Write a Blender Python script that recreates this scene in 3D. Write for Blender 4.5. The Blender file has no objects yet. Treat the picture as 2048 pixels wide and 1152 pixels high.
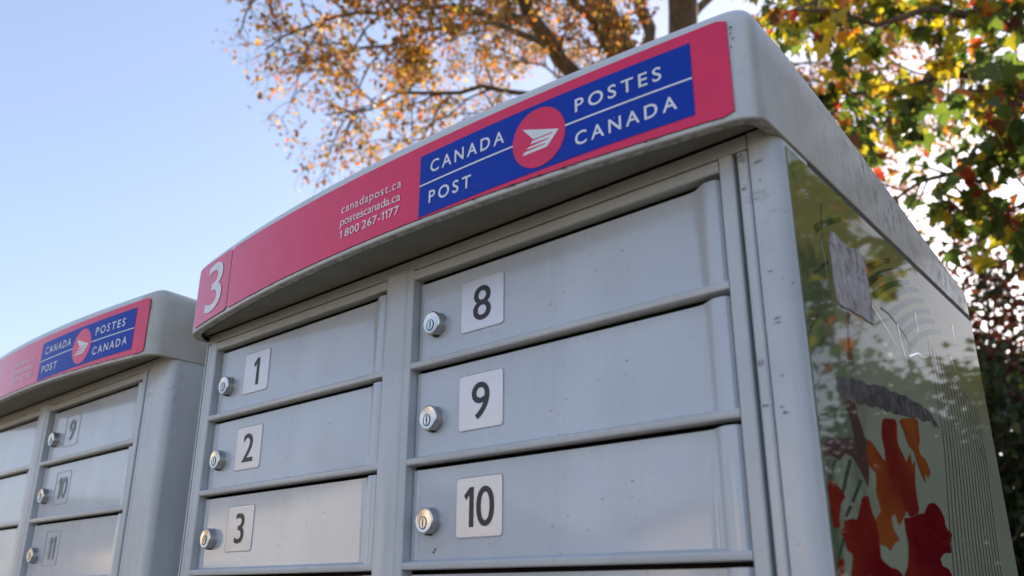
import bpy, math, random
import numpy as np
from mathutils import Vector, Matrix

R_ = math.radians
rnd = random.Random(7)
rng = np.random.default_rng(11)
scene = bpy.context.scene
COL = scene.collection

# ------------------------------------------------------------------ camera
ZR = 1.45                                   # height of the first ledge above the ground
CAM = np.array((0.6182, -0.5449, ZR - 0.2231))
CR = np.array(((0.7550, 0.6558, 0.0020), (-0.2071, 0.2413, -0.9481), (-0.6222, 0.7154, 0.3180)))  # right, down, forward
FPX, PPX, PPY = 1623.6, 1029.3, 647.0
cam_d = bpy.data.cameras.new('camera')
cam = bpy.data.objects.new('camera', cam_d)
COL.objects.link(cam)
cam_d.sensor_width = 36.0
cam_d.lens = FPX / 2048 * 36
cam_d.shift_x = (1024 - PPX) / 2048
cam_d.shift_y = (PPY - 576) / 2048
cam_d.clip_start = 0.02
cam_d.clip_end = 2000
cam_d.dof.use_dof = True
cam_d.dof.focus_distance = 0.93
cam_d.dof.aperture_fstop = 6.0
M = Matrix((( CR[0][0], -CR[1][0], -CR[2][0], CAM[0]),
            ( CR[0][1], -CR[1][1], -CR[2][1], CAM[1]),
            ( CR[0][2], -CR[1][2], -CR[2][2], CAM[2]),
            (0, 0, 0, 1)))
cam.matrix_world = M
scene.camera = cam

# ------------------------------------------------------------------ world, sun, exposure
SUN = Vector((-0.1202, 0.9392, 0.3216)).normalized()
world = bpy.data.worlds.new('World')
scene.world = world
world.use_nodes = True
wn = world.node_tree.nodes
sky = wn.new('ShaderNodeTexSky')
sky.sky_type = 'NISHITA'
sky.sun_disc = False
sky.sun_elevation = math.asin(SUN.z)
sky.sun_rotation = math.atan2(SUN.x, SUN.y)
sky.air_density = 1.0
sky.dust_density = 1.0
sky.ozone_density = 1.5
bg = wn['Background']
bg.inputs['Strength'].default_value = 0.15
gam = wn.new('ShaderNodeGamma')              # thin high haze: the whole sky flatter and paler
gam.inputs['Gamma'].default_value = 0.62
hsv = wn.new('ShaderNodeHueSaturation')
hsv.inputs['Saturation'].default_value = 1.0
hsv.inputs['Value'].default_value = 1.0
tin = wn.new('ShaderNodeMix')
tin.data_type = 'RGBA'
tin.blend_type = 'MULTIPLY'
tin.inputs[0].default_value = 1.0
tin.inputs[7].default_value = (1.0, 1.0, 1.15, 1)
for a_, b_ in ((sky.outputs[0], gam.inputs['Color']), (gam.outputs[0], hsv.inputs['Color']), (hsv.outputs[0], tin.inputs[6]), (tin.outputs[2], bg.inputs['Color'])):
    world.node_tree.links.new(a_, b_)
sun_d = bpy.data.lights.new('sun', 'SUN')
sun_d.energy = 4.5
sun_d.angle = R_(0.5)
sun_d.color = (1.0, 0.9, 0.76)
sun = bpy.data.objects.new('sun', sun_d)
sun.rotation_euler = SUN.to_track_quat('Z', 'Y').to_euler()
sun.location = (0, 6, 8)
COL.objects.link(sun)
vs = scene.view_settings
vs.view_transform = 'Standard'
vs.look = 'None'
vs.gamma = 1.0
vs.use_curve_mapping = False
vs.exposure = 1.55
scene.cycles.use_denoising = True
scene.cycles.max_bounces = 8
scene.cycles.transparent_max_bounces = 8
scene.cycles.sample_clamp_indirect = 8


# ------------------------------------------------------------------ helpers
def at(u, v, d):
    """world point seen at photograph pixel (u, v), d metres away from the camera"""
    r = CR.T @ np.array(((u - PPX) / FPX, (v - PPY) / FPX, 1.0))
    return CAM + r / np.linalg.norm(r) * d


def mesh_of(name, v, f, mats=(), fm=None, smooth=None):
    me = bpy.data.meshes.new(name)
    me.from_pydata([tuple(map(float, p)) for p in v], [], [tuple(map(int, q)) for q in f])
    for m in mats:
        me.materials.append(m)
    if fm is not None:
        me.polygons.foreach_set('material_index', fm)
    if smooth is not None:
        me.shade_smooth()
        me.set_sharp_from_angle(angle=R_(smooth))
    me.update()
    return me


def link(name, me, parent=None, loc=(0, 0, 0), kind=None):
    o = bpy.data.objects.new(name, me)
    COL.objects.link(o)
    o.location = loc
    if parent is not None:
        o.parent = parent
    if kind:
        o['kind'] = kind
    return o


def tag(o, label, cat, group=None):
    o['label'] = label
    o['category'] = cat
    if group:
        o['group'] = group
    return o


def empty(name, loc, label, cat, group=None):
    o = bpy.data.objects.new(name, None)
    COL.objects.link(o)
    o.location = loc
    o.empty_display_size = 0.1
    return tag(o, label, cat, group)


def prism(poly, axis, a, b):
    """extrude a polygon along an axis. axis 'z': poly (x,y); 'x': poly (y,z); 'y': poly (x,z)"""
    n = len(poly)
    put = {'z': lambda p, t: (p[0], p[1], t), 'x': lambda p, t: (t, p[0], p[1]), 'y': lambda p, t: (p[0], t, p[1])}[axis]
    v = [put(p, a) for p in poly] + [put(p, b) for p in poly]
    f = [(i, (i + 1) % n, n + (i + 1) % n, n + i) for i in range(n)]
    f += [tuple(range(n))[::-1], tuple(range(n, 2 * n))]
    area = sum(poly[i][0] * poly[(i + 1) % n][1] - poly[(i + 1) % n][0] * poly[i][1] for i in range(n))
    flip = (area < 0) != (axis == 'y')
    if flip:
        f = [q[::-1] for q in f]
    return v, f


def join(*vf):
    V, F = [], []
    for v, f in vf:
        k = len(V)
        V += list(v)
        F += [tuple(i + k for i in q) for q in f]
    return V, F


def box(x0, x1, y0, y1, z0, z1):
    return prism([(x0, y0), (x1, y0), (x1, y1), (x0, y1)], 'z', z0, z1)


def bar(axis, lo, hi, c0, c1, d0, d1, r=0.0012):
    """bar along an axis with chamfered long edges; (c0,c1),(d0,d1) ranges of the two other axes in order"""
    p = [(c0 + r, d0), (c1 - r, d0), (c1, d0 + r), (c1, d1 - r), (c1 - r, d1), (c0 + r, d1), (c0, d1 - r), (c0, d0 + r)]
    return prism(p, axis, lo, hi)


# ------------------------------------------------------------------ materials
def new_mat(name):
    m = bpy.data.materials.new(name)
    m.use_nodes = True
    nt = m.node_tree
    return m, nt, nt.nodes['Principled BSDF']


def N(nt, kind, **kw):
    n = nt.nodes.new(kind)
    for k, v in kw.items():
        if k in n.inputs:
            n.inputs[k].default_value = v
        else:
            setattr(n, k, v)
    return n


def coords(nt, scale=(1, 1, 1), loc=(0, 0, 0)):
    tc = nt.nodes.new('ShaderNodeTexCoord')
    mp = nt.nodes.new('ShaderNodeMapping')
    mp.inputs['Scale'].default_value = scale
    mp.inputs['Location'].default_value = loc
    nt.links.new(tc.outputs['Object'], mp.inputs['Vector'])
    return mp.outputs[0]


def noise(nt, scale, detail=4, rough=0.55, stretch=(1, 1, 1), loc=(0, 0, 0)):
    n = N(nt, 'ShaderNodeTexNoise', Scale=scale, Detail=detail, Roughness=rough)
    nt.links.new(coords(nt, stretch, loc), n.inputs['Vector'])
    return n.outputs['Fac']


def ramp(nt, src, stops):
    r = nt.nodes.new('ShaderNodeValToRGB')
    e = r.color_ramp.elements
    while len(e) < len(stops):
        e.new(0.5)
    for el, (p, c) in zip(e, stops):
        el.position = p
        el.color = (c, c, c, 1) if not isinstance(c, tuple) else (*c, 1)
    nt.links.new(src, r.inputs['Fac'])
    return r.outputs['Color']


def math_(nt, op, a, b=None):
    n = nt.nodes.new('ShaderNodeMath')
    n.operation = op
    for i, s in enumerate((a, b)):
        if s is None:
            continue
        if isinstance(s, (int, float)):
            n.inputs[i].default_value = s
        else:
            nt.links.new(s, n.inputs[i])
    return n.outputs[0]


def mixc(nt, fac, a, b, blend='MIX'):
    n = nt.nodes.new('ShaderNodeMix')
    n.data_type = 'RGBA'
    n.blend_type = blend
    for s, i in ((fac, 0), (a, 6), (b, 7)):
        if isinstance(s, (int, float)):
            n.inputs[i].default_value = s
        elif isinstance(s, tuple):
            n.inputs[i].default_value = (*s, 1)
        else:
            nt.links.new(s, n.inputs[i])
    return n.outputs[2]


def axis_mask(nt, axis, lo, hi):
    tc = nt.nodes.new('ShaderNodeTexCoord')
    sp = nt.nodes.new('ShaderNodeSeparateXYZ')
    nt.links.new(tc.outputs['Object'], sp.inputs[0])
    mr = N(nt, 'ShaderNodeMapRange')
    mr.interpolation_type = 'SMOOTHSTEP'
    mr.inputs['From Min'].default_value = lo
    mr.inputs['From Max'].default_value = hi
    nt.links.new(sp.outputs[axis], mr.inputs['Value'])
    return mr.outputs['Result']


def bump(nt, b, src, strength, dist):
    n = N(nt, 'ShaderNodeBump', Strength=strength, Distance=dist)
    nt.links.new(src, n.inputs['Height'])
    nt.links.new(n.outputs[0], b.inputs['Normal'])
    return n


def plain(name, col, rough=0.5, metal=0.0, coat=0.0, coat_rough=0.05, spec=0.5, var=0.0, vscale=40):
    m, nt, b = new_mat(name)
    b.inputs['Base Color'].default_value = (*col, 1)
    b.inputs['Roughness'].default_value = rough
    b.inputs['Metallic'].default_value = metal
    b.inputs['Coat Weight'].default_value = coat
    b.inputs['Coat Roughness'].default_value = coat_rough
    b.inputs['Specular IOR Level'].default_value = spec
    if var:
        n = noise(nt, vscale, 5)
        dark = tuple(c * (1 - var) for c in col)
        lite = tuple(min(1, c * (1 + var)) for c in col)
        nt.links.new(ramp(nt, n, [(0.3, dark), (0.7, lite)]), b.inputs['Base Color'])
    return m


def paint(name, col, rough, coat, coat_rough, scuff=None, wave=0.25):
    """powder-coated sheet metal: faint mottling, orange peel, specks and optional scuffs"""
    m, nt, b = new_mat(name)
    d = tuple(c * 0.86 for c in col)
    l = tuple(min(1, c * 1.05) for c in col)
    c = ramp(nt, noise(nt, 8, 4), [(0.3, d), (0.7, l)])  # mottling in the colour also imitates soft cloud reflections
    sp = ramp(nt, noise(nt, 260, 2, 0.5), [(0.71, 0.0), (0.74, 1.0)])
    sp = math_(nt, 'MULTIPLY', sp, ramp(nt, noise(nt, 9, 2), [(0.48, 0.0), (0.58, 1.0)]))
    c = mixc(nt, math_(nt, 'MULTIPLY', sp, 0.7), c, (0.10, 0.10, 0.09))
    run = ramp(nt, noise(nt, 46, 5, 0.65, (1, 1, 0.07)), [(0.50, 0.0), (0.70, 1.0)])
    c = mixc(nt, math_(nt, 'MULTIPLY', run, 0.13), c, (0.22, 0.21, 0.18))
    if scuff:
        s = ramp(nt, noise(nt, 60, 8, 0.75, scuff[0]), [(0.57, 0.0), (0.72, 1.0)])
        for ax, lo, hi in scuff[1]:
            s = math_(nt, 'MULTIPLY', s, axis_mask(nt, ax, lo, hi))
        c = mixc(nt, math_(nt, 'MULTIPLY', s, scuff[2]), c, (0.09, 0.085, 0.09))
    nt.links.new(c, b.inputs['Base Color'])
    b.inputs['Roughness'].default_value = rough
    b.inputs['Coat Weight'].default_value = coat
    b.inputs['Coat Roughness'].default_value = coat_rough
    h = math_(nt, 'ADD', math_(nt, 'MULTIPLY', noise(nt, 420, 2), 0.012), math_(nt, 'MULTIPLY', noise(nt, 9, 2), wave))
    bump(nt, b, h, 0.5, 0.004)
    return m


GREY = (0.44, 0.45, 0.43)
M_DOOR = paint('door_paint', (0.50, 0.535, 0.575), 0.38, 0.9, 0.07)
M_FRAME = paint('frame_paint', (0.52, 0.545, 0.56), 0.42, 0.35, 0.12, wave=0.05)
M_SHELL = paint('shell_paint', (0.54, 0.56, 0.575), 0.42, 0.4, 0.10,
                scuff=((0.35, 1, 1.3), [('X', 0.36, 0.39), ('Z', 0.01, 0.07)], 0.75), wave=0.05)
M_RECESS = plain('recess_metal', (0.03, 0.03, 0.03), 0.8)


def cap_material():
    m, nt, b = new_mat('cap_plastic')
    base = ramp(nt, noise(nt, 10, 5), [(0.3, (0.56, 0.56, 0.54)), (0.7, (0.64, 0.64, 0.62))])
    # grime that collected on the side under the tree: streaks and specks, denser to the rear
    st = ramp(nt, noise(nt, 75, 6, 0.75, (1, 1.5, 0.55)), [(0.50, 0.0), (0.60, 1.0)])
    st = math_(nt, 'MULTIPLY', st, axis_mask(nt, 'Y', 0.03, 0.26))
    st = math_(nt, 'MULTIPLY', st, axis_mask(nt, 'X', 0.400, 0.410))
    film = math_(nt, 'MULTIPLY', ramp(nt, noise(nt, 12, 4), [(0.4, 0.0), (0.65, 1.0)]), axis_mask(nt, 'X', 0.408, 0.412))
    c = mixc(nt, math_(nt, 'MULTIPLY', math_(nt, 'ADD', math_(nt, 'MULTIPLY', film, 0.4), math_(nt, 'MULTIPLY', axis_mask(nt, 'X', 0.406, 0.412), 0.5)), 0.95), base, (0.34, 0.295, 0.20))  # besides the dirt, the whole side is darkened in colour for its shade
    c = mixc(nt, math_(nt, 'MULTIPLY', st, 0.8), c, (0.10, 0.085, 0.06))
    # pin-prick dirt everywhere
    sp = ramp(nt, noise(nt, 240, 2), [(0.72, 0.0), (0.76, 1.0)])
    c = mixc(nt, math_(nt, 'MULTIPLY', sp, 0.35), c, (0.12, 0.11, 0.09))
    nt.links.new(c, b.inputs['Base Color'])
    b.inputs['Roughness'].default_value = 0.42
    b.inputs['Coat Weight'].default_value = 0.3
    nt.links.new(ramp(nt, st, [(0.0, 0.13), (1.0, 0.5)]), b.inputs['Coat Roughness'])
    bump(nt, b, math_(nt, 'ADD', math_(nt, 'MULTIPLY', noise(nt, 300, 2), 0.03), math_(nt, 'MULTIPLY', st, 0.05)), 0.6, 0.004)
    return m


M_CAP = cap_material()
M_SOFFIT = plain('shaded_soffit', (0.23, 0.225, 0.19), 0.8, spec=0.2, var=0.12, vscale=18)  # cap plastic darkened: the shade under the hood put into the colour
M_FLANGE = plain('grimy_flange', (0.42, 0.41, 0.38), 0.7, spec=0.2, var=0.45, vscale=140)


def vinyl(name, col, rough=0.4, coat=0.7, cr=0.06, speck=0.0):
    m, nt, b = new_mat(name)
    d = tuple(c * 0.9 for c in col)
    c = ramp(nt, noise(nt, 30, 5), [(0.3, d), (0.7, col)])
    if speck:
        s = ramp(nt, noise(nt, 330, 2), [(0.73, 0.0), (0.76, 1.0)])
        s = math_(nt, 'MULTIPLY', s, ramp(nt, noise(nt, 12, 2), [(0.5, 0.0), (0.6, 1.0)]))
        c = mixc(nt, math_(nt, 'MULTIPLY', s, speck), c, (0.5, 0.42, 0.42))
    nt.links.new(c, b.inputs['Base Color'])
    b.inputs['Roughness'].default_value = rough
    b.inputs['Coat Weight'].default_value = coat
    b.inputs['Coat Roughness'].default_value = cr
    b.inputs['Specular IOR Level'].default_value = 0.05
    b.inputs['Coat IOR'].default_value = 1.5
    bump(nt, b, noise(nt, 160, 3), 0.15, 0.0006)
    return m


M_RED = vinyl('red_vinyl', (0.82, 0.008, 0.085), coat=1.0, speck=0.6)
M_BLUE = vinyl('blue_vinyl', (0.001, 0.040, 0.40), coat=0.35, speck=0.4)
M_WHITE = vinyl('white_vinyl', (0.84, 0.85, 0.86), 0.4, 0.3)
M_INK = plain('black_ink', (0.018, 0.017, 0.020), 0.45)
M_FADED = plain('faded_ink', (0.28, 0.29, 0.31), 0.5)
M_EDGE = plain('sign_edge_grime', (0.05, 0.03, 0.035), 0.8)
M_SCUFF = plain('rubbed_scuff', (0.26, 0.26, 0.27), 0.6, var=0.5, vscale=400)
M_LICHEN = plain('lichen', (0.05, 0.065, 0.05), 0.9)


def brushed(name, col, rough, stretch, aniso=0.0):
    m, nt, b = new_mat(name)
    n = noise(nt, 220, 4, 0.6, stretch)
    nt.links.new(ramp(nt, n, [(0.3, tuple(c * 0.9 for c in col)), (0.7, col)]), b.inputs['Base Color'])
    b.inputs['Metallic'].default_value = 1.0
    nt.links.new(ramp(nt, n, [(0.3, rough * 0.8), (0.7, rough * 1.3)]), b.inputs['Roughness'])
    b.inputs['Anisotropic'].default_value = aniso
    bump(nt, b, n, 0.12, 0.0004)
    return m


M_PLATE = brushed('brushed_plate', (0.63, 0.62, 0.63), 0.42, (0.06, 1, 3.0))
M_LOCK = brushed('lock_steel', (0.66, 0.63, 0.59), 0.22, (1, 1, 1))
M_LOCKSIDE = brushed('lock_side', (0.50, 0.49, 0.47), 0.30, (2.5, 0.2, 2.5))
M_SLOT = plain('keyway_dark', (0.015, 0.014, 0.013), 0.6)


def film_material(name, col, var=0.12, extra=None, top=None):
    """glossy laminated print, wrinkled where it has lifted"""
    m, nt, b = new_mat(name)
    lo = tuple(c * (1 - var) for c in col)
    c = ramp(nt, noise(nt, 7, 3), [(0.35, lo), (0.65, col)])
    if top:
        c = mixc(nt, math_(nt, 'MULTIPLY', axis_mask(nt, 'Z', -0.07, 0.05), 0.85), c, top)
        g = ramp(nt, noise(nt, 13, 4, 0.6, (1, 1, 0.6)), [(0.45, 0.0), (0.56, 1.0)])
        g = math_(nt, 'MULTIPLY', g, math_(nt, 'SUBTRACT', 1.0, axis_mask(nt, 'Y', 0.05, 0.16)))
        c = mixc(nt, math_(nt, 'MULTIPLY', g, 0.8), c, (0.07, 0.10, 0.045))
    if extra:
        c = mixc(nt, ramp(nt, noise(nt, extra[1], 2, 0.5, (1, 1, 1), extra[2]), [(0.4, 0.0), (0.62, 1.0)]), c, extra[0])
    s = ramp(nt, noise(nt, 45, 8, 0.75, (1, 0.7, 1.6)), [(0.60, 0.0), (0.70, 1.0)])
    s = math_(nt, 'MULTIPLY', s, axis_mask(nt, 'Z', -0.10, 0.04))
    c = mixc(nt, math_(nt, 'MULTIPLY', s, 0.35), c, (0.12, 0.115, 0.10))
    nt.links.new(c, b.inputs['Base Color'])
    b.inputs['Roughness'].default_value = 0.4
    b.inputs['Specular IOR Level'].default_value = 0.0
    b.inputs['Coat Weight'].default_value = 0.5
    b.inputs['Coat Roughness'].default_value = 0.03
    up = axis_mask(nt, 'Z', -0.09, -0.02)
    w = math_(nt, 'MULTIPLY', noise(nt, 18, 6, 0.62, (1, 0.6, 1.5)), math_(nt, 'ADD', math_(nt, 'MULTIPLY', up, 0.5), 0.03))
    w = math_(nt, 'ADD', w, math_(nt, 'MULTIPLY', noise(nt, 150, 3, 0.6, (1, 1, 0.5)), math_(nt, 'ADD', math_(nt, 'MULTIPLY', up, 0.02), 0.004)))
    bump(nt, b, w, 0.7, 0.006)
    return m


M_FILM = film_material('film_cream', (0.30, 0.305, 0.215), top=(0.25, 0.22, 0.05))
M_FGREEN = film_material('film_green', (0.055, 0.075, 0.045))
M_FOLIVE = film_material('film_olive', (0.075, 0.09, 0.03))
M_FLINE = film_material('film_line', (0.07, 0.075, 0.055))
M_CREASE = plain('crease_gloss', (0.42, 0.42, 0.36), 0.15, coat=1.0, coat_rough=0.05)
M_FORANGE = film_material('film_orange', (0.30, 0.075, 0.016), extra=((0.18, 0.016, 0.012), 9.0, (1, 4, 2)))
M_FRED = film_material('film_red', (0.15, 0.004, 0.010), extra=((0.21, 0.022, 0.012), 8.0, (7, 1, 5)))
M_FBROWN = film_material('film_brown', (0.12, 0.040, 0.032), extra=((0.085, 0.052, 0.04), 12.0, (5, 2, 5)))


def residue_material():
    m, nt, b = new_mat('torn_sticker_paper')
    n = noise(nt, 110, 8, 0.8, (1, 1.0, 0.65))
    nt.links.new(ramp(nt, n, [(0.38, (0.13, 0.11, 0.11)), (0.48, (0.42, 0.37, 0.36)), (0.68, (0.62, 0.56, 0.55))]), b.inputs['Base Color'])
    b.inputs['Roughness'].default_value = 0.85
    bump(nt, b, n, 0.7, 0.002)
    return m


M_PAPER = residue_material()
M_GLUE = plain('dried_glue', (0.10, 0.088, 0.08), 0.6, coat=0.15, coat_rough=0.1, spec=0.0, var=0.55, vscale=90)


def leaf_material(name, trans=0.5):
    m, nt, b = new_mat(name)
    a = N(nt, 'ShaderNodeAttribute')
    a.attribute_name = 'tint'
    nt.links.new(a.outputs['Color'], b.inputs['Base Color'])
    b.inputs['Roughness'].default_value = 0.5
    b.inputs['Specular IOR Level'].default_value = 0.35
    t = N(nt, 'ShaderNodeBsdfTranslucent')
    sat = mixc(nt, 1.0, a.outputs['Color'], (1.9, 1.75, 1.2), 'MULTIPLY')
    nt.links.new(sat, t.inputs['Color'])
    mx = N(nt, 'ShaderNodeMixShader')
    mx.inputs[0].default_value = trans
    nt.links.new(b.outputs[0], mx.inputs[1])
    nt.links.new(t.outputs[0], mx.inputs[2])
    nt.links.new(mx.outputs[0], nt.nodes['Material Output'].inputs['Surface'])
    return m


M_LEAF = leaf_material('autumn_leaf', 0.5)
M_EVERGREEN = leaf_material('shrub_leaf', 0.25)


def bark_material():
    m, nt, b = new_mat('bark')
    n = noise(nt, 16, 8, 0.7, (1, 1, 0.25))
    nt.links.new(ramp(nt, n, [(0.3, (0.07, 0.05, 0.035)), (0.7, (0.24, 0.175, 0.115))]), b.inputs['Base Color'])
    b.inputs['Roughness'].default_value = 0.9
    bump(nt, b, n, 0.8, 0.03)
    return m


M_BARK = bark_material()


def ground_material(name, c0, c1, scale, bd):
    m, nt, b = new_mat(name)
    n = noise(nt, scale, 8, 0.7)
    n2 = noise(nt, scale * 0.05, 3)
    c = ramp(nt, n, [(0.3, c0), (0.7, c1)])
    c = mixc(nt, ramp(nt, n2, [(0.4, 0.0), (0.65, 0.4)]), c, c0)
    nt.links.new(c, b.inputs['Base Color'])
    b.inputs['Roughness'].default_value = 0.9
    bump(nt, b, n, 0.5, bd)
    return m


M_GRASS = ground_material('leaf_strewn_lawn', (0.13, 0.10, 0.045), (0.34, 0.235, 0.11), 30, 0.02)
M_ASPHALT = ground_material('asphalt', (0.035, 0.035, 0.036), (0.065, 0.064, 0.062), 90, 0.004)
M_CONCRETE = ground_material('concrete', (0.26, 0.25, 0.235), (0.38, 0.37, 0.35), 45, 0.003)
M_SIDING = plain('cream_siding', (0.62, 0.55, 0.43), 0.7, var=0.05, vscale=3)
M_SIDING2 = plain('beige_siding', (0.55, 0.46, 0.37), 0.7, var=0.05, vscale=3)
M_ROOF = plain('shingle_roof', (0.09, 0.085, 0.085), 0.85, var=0.25, vscale=12)
M_TRIM = plain('white_trim', (0.75, 0.75, 0.73), 0.5)
M_GLASS = plain('window_glass', (0.03, 0.035, 0.04), 0.05, coat=1.0)
M_WOODDOOR = plain('door_brown', (0.20, 0.09, 0.05), 0.5)


# ------------------------------------------------------------------ the ground
def sheet(name, x0, x1, y0, y1, z, m, n=1):
    xs = np.linspace(x0, x1, n + 1)
    ys = np.linspace(y0, y1, n + 1)
    v = [(x, y, z) for y in ys for x in xs]
    f = [(j * (n + 1) + i, j * (n + 1) + i + 1, (j + 1) * (n + 1) + i + 1, (j + 1) * (n + 1) + i) for j in range(n) for i in range(n)]
    return link(name, mesh_of(name, v, f, [m]), kind='structure')


sheet('ground', -900, 900, -900, 900, 0.0, M_GRASS, 8)
v, f = box(-60, 60, -4.2, -4.0, -0.1, 0.12)
link('kerb', mesh_of('kerb', v, f, [M_CONCRETE]), kind='structure')
sheet('road', -60, 60, -11.0, -4.205, 0.004, M_ASPHALT)
v, f = bar('z', -0.1, 0.06, -1.75, 0.65, -0.02, 0.75, 0.02)
link('mailbox_pad', mesh_of('mailbox_pad', v, f, [M_CONCRETE]), kind='structure')


# ------------------------------------------------------------------ lettering
def glyph_mesh(text, height, width=None, xscale=1.0, spacing=1.0, mono_one=True):
    """flat lettering as (verts2d, faces), left-bottom at origin, capital height = height"""
    V, F = [], []
    x = 0.0
    for ch in text:
        if ch == ' ':
            x += 0.32 * height * xscale
            continue
        if ch == '1':
            w, s = 0.36, 0.155
            p = [(w - s, 0), (w, 0), (w, 1), (w - s * 0.9, 1), (0, 0.80), (0.075, 0.68), (w - s, 0.83)]
            q, fc = p, [(0, 1, 2, 3, 6), (3, 4, 5, 6)]
            adv = w
        else:
            q, fc = raw_glyph(ch)
            adv = max(a for a, b in q)
        k = len(V)
        V += [((a * xscale) * height + x, b * height) for a, b in q]
        F += [tuple(i + k for i in fa) for fa in fc]
        x += (adv * xscale + 0.13 * spacing) * height
    if width:
        mx = max(a for a, b in V)
        V = [(a * width / mx, b) for a, b in V]
    return V, F


_gl = {}


def raw_glyph(ch):
    if ch not in _gl:
        cu = bpy.data.curves.new('glyph', 'FONT')
        cu.body = ch
        cu.resolution_u = 5
        cu.size = 1.0
        cu.offset = 0.006 if ch.isdigit() else 0.012 if ch.isupper() else 0.0
        o = bpy.data.objects.new('glyph', cu)
        COL.objects.link(o)
        dg = bpy.context.evaluated_depsgraph_get()
        me = bpy.data.meshes.new_from_object(o.evaluated_get(dg))
        v = [(p.co.x, p.co.y) for p in me.vertices]
        f = [tuple(p.vertices) for p in me.polygons]
        bpy.data.objects.remove(o)
        bpy.data.curves.remove(cu)
        bpy.data.meshes.remove(me)
        CAPH = 0.685
        x0 = min(a for a, b in v)
        v = [((a - x0) / CAPH, b / CAPH) for a, b in v]
        if ch.isdigit():
            y0, y1 = min(b for a, b in v), max(b for a, b in v)
            v = [(a, (b - y0) / (y1 - y0)) for a, b in v]
        _gl[ch] = (v, f)
    return _gl[ch]


# ------------------------------------------------------------------ the mailbox
COLW = 0.3617
ARC_C, ARC_B, ARC_K = -0.003, 0.0705, 0.21


def rounded_rect(x0, x1, z0, z1, r, n=5):
    p = []
    for cx, cz, a0 in ((x1 - r, z1 - r, 0), (x0 + r, z1 - r, 90), (x0 + r, z0 + r, 180), (x1 - r, z0 + r, 270)):
        for i in range(n + 1):
            a = R_(a0 + 90 * i / n)
            p.append((cx + r * math.cos(a), cz + r * math.sin(a)))
    return p


def door_meshes():
    """meshes in door space: x from the left jamb, z from the bottom of the ledge"""
    w = COLW
    # sheet: flange on the left, rolled hinge edge on the right
    front = [(0.0008, 0.0145), (0.0012, 0.0106), (0.0020, 0.0100), (0.0085, 0.0090), (0.0100, 0.0100), (0.0125, 0.0102), (0.3250, 0.0102), (0.3300, 0.0100),
             (0.3340, 0.0092), (0.3385, 0.0066), (0.3425, 0.0038), (0.3455, 0.0022), (0.3490, 0.0015),
             (0.3530, 0.0016), (0.3565, 0.0026), (0.3588, 0.0050), (0.3598, 0.0090), (0.3600, 0.0145)]
    v, f = prism(front, 'z', 0.0070, 0.0958)
    door = mesh_of('door', v, f, [M_DOOR], smooth=25)
    prof = [(0.0130, 0.0000), (0.0022, 0.0001), (0.0007, 0.0008), (0.0001, 0.0022), (0.0001, 0.0056), (0.0008, 0.0068), (0.0030, 0.0074),
            (0.0080, 0.0086), (0.0094, 0.0094), (0.0130, 0.0096)]
    v, f = prism(prof, 'x', 0.0004, w - 0.0004)
    ledge = mesh_of('ledge', v, f, [M_FRAME], smooth=30)
    # plate and the bead around it
    pr = rounded_rect(0.0640, 0.1215, 0.0280, 0.0820, 0.0032)
    v, f = prism(pr, 'y', 0.0094, 0.0104)
    plate = mesh_of('number_plate', v, f, [M_PLATE])
    o = rounded_rect(0.0628, 0.1227, 0.0268, 0.0832, 0.0042)
    n = len(o)
    rv = [(a, 0.0104, b) for a, b in o]
    mid = rounded_rect(0.0633, 0.1222, 0.0273, 0.0827, 0.0038)
    rv += [(a, 0.0092, b) for a, b in mid]
    rv += [(a, 0.0098, b) for a, b in pr]
    rf = [(k * n + i, k * n + (i + 1) % n, (k + 1) * n + (i + 1) % n, (k + 1) * n + i) for k in range(2) for i in range(n)]
    bead = mesh_of('plate_rim', rv, rf, [M_DOOR], smooth=40)
    # cylinder lock: steel collar, dished face, plug with keyway
    cx, cz, seg = 0.0290, 0.0452, 40
    prof = [(0.0130, 0.0104, 1), (0.0130, 0.0098, 1), (0.0126, 0.0094, 1), (0.0126, 0.0016, 1), (0.0122, 0.0006, 0), (0.0112, 0.0000, 0), (0.0100, 0.0002, 0), (0.0, 0.0004, 0)]
    V, F, FM = [], [], []
    for r, y, _ in prof:
        for i in range(seg):
            a = 2 * math.pi * i / seg
            V.append((cx + r * math.cos(a), y, cz + r * math.sin(a)))
    for k in range(len(prof) - 1):
        for i in range(seg):
            F.append((k * seg + i, (k + 1) * seg + i, (k + 1) * seg + (i + 1) % seg, k * seg + (i + 1) % seg))
            FM.append(prof[k][2])
    def ell(ax, az, ox, oz, y, mi, m=24):
        k = len(V)
        for i in range(m):
            a = 2 * math.pi * i / m
            V.append((cx + ox + ax * math.cos(a), y, cz + oz + az * math.sin(a)))
        F.append(tuple(range(k, k + m))[::-1])
        FM.append(mi)
    ell(0.0051, 0.0062, -0.0012, -0.0022, -0.0001, 2)
    ell(0.0041, 0.0053, -0.0008, -0.0021, -0.0003, 0)
    ell(0.0007, 0.0050, -0.0008, -0.0021, -0.0005, 2)
    lock = mesh_of('lock', V, F, [M_LOCK, M_LOCKSIDE, M_SLOT], FM, smooth=35)
    v, f = prism([(cx - 0.0022, cz - 0.0135), (cx + 0.0022, cz - 0.0135), (cx + 0.0022, cz - 0.0119), (cx - 0.0022, cz - 0.0119)], 'y', 0.004, 0.0103)
    drain = mesh_of('drain_notch', v, f, [M_SLOT])
    return door, ledge, plate, bead, lock, drain


DOOR_ME = door_meshes()


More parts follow.
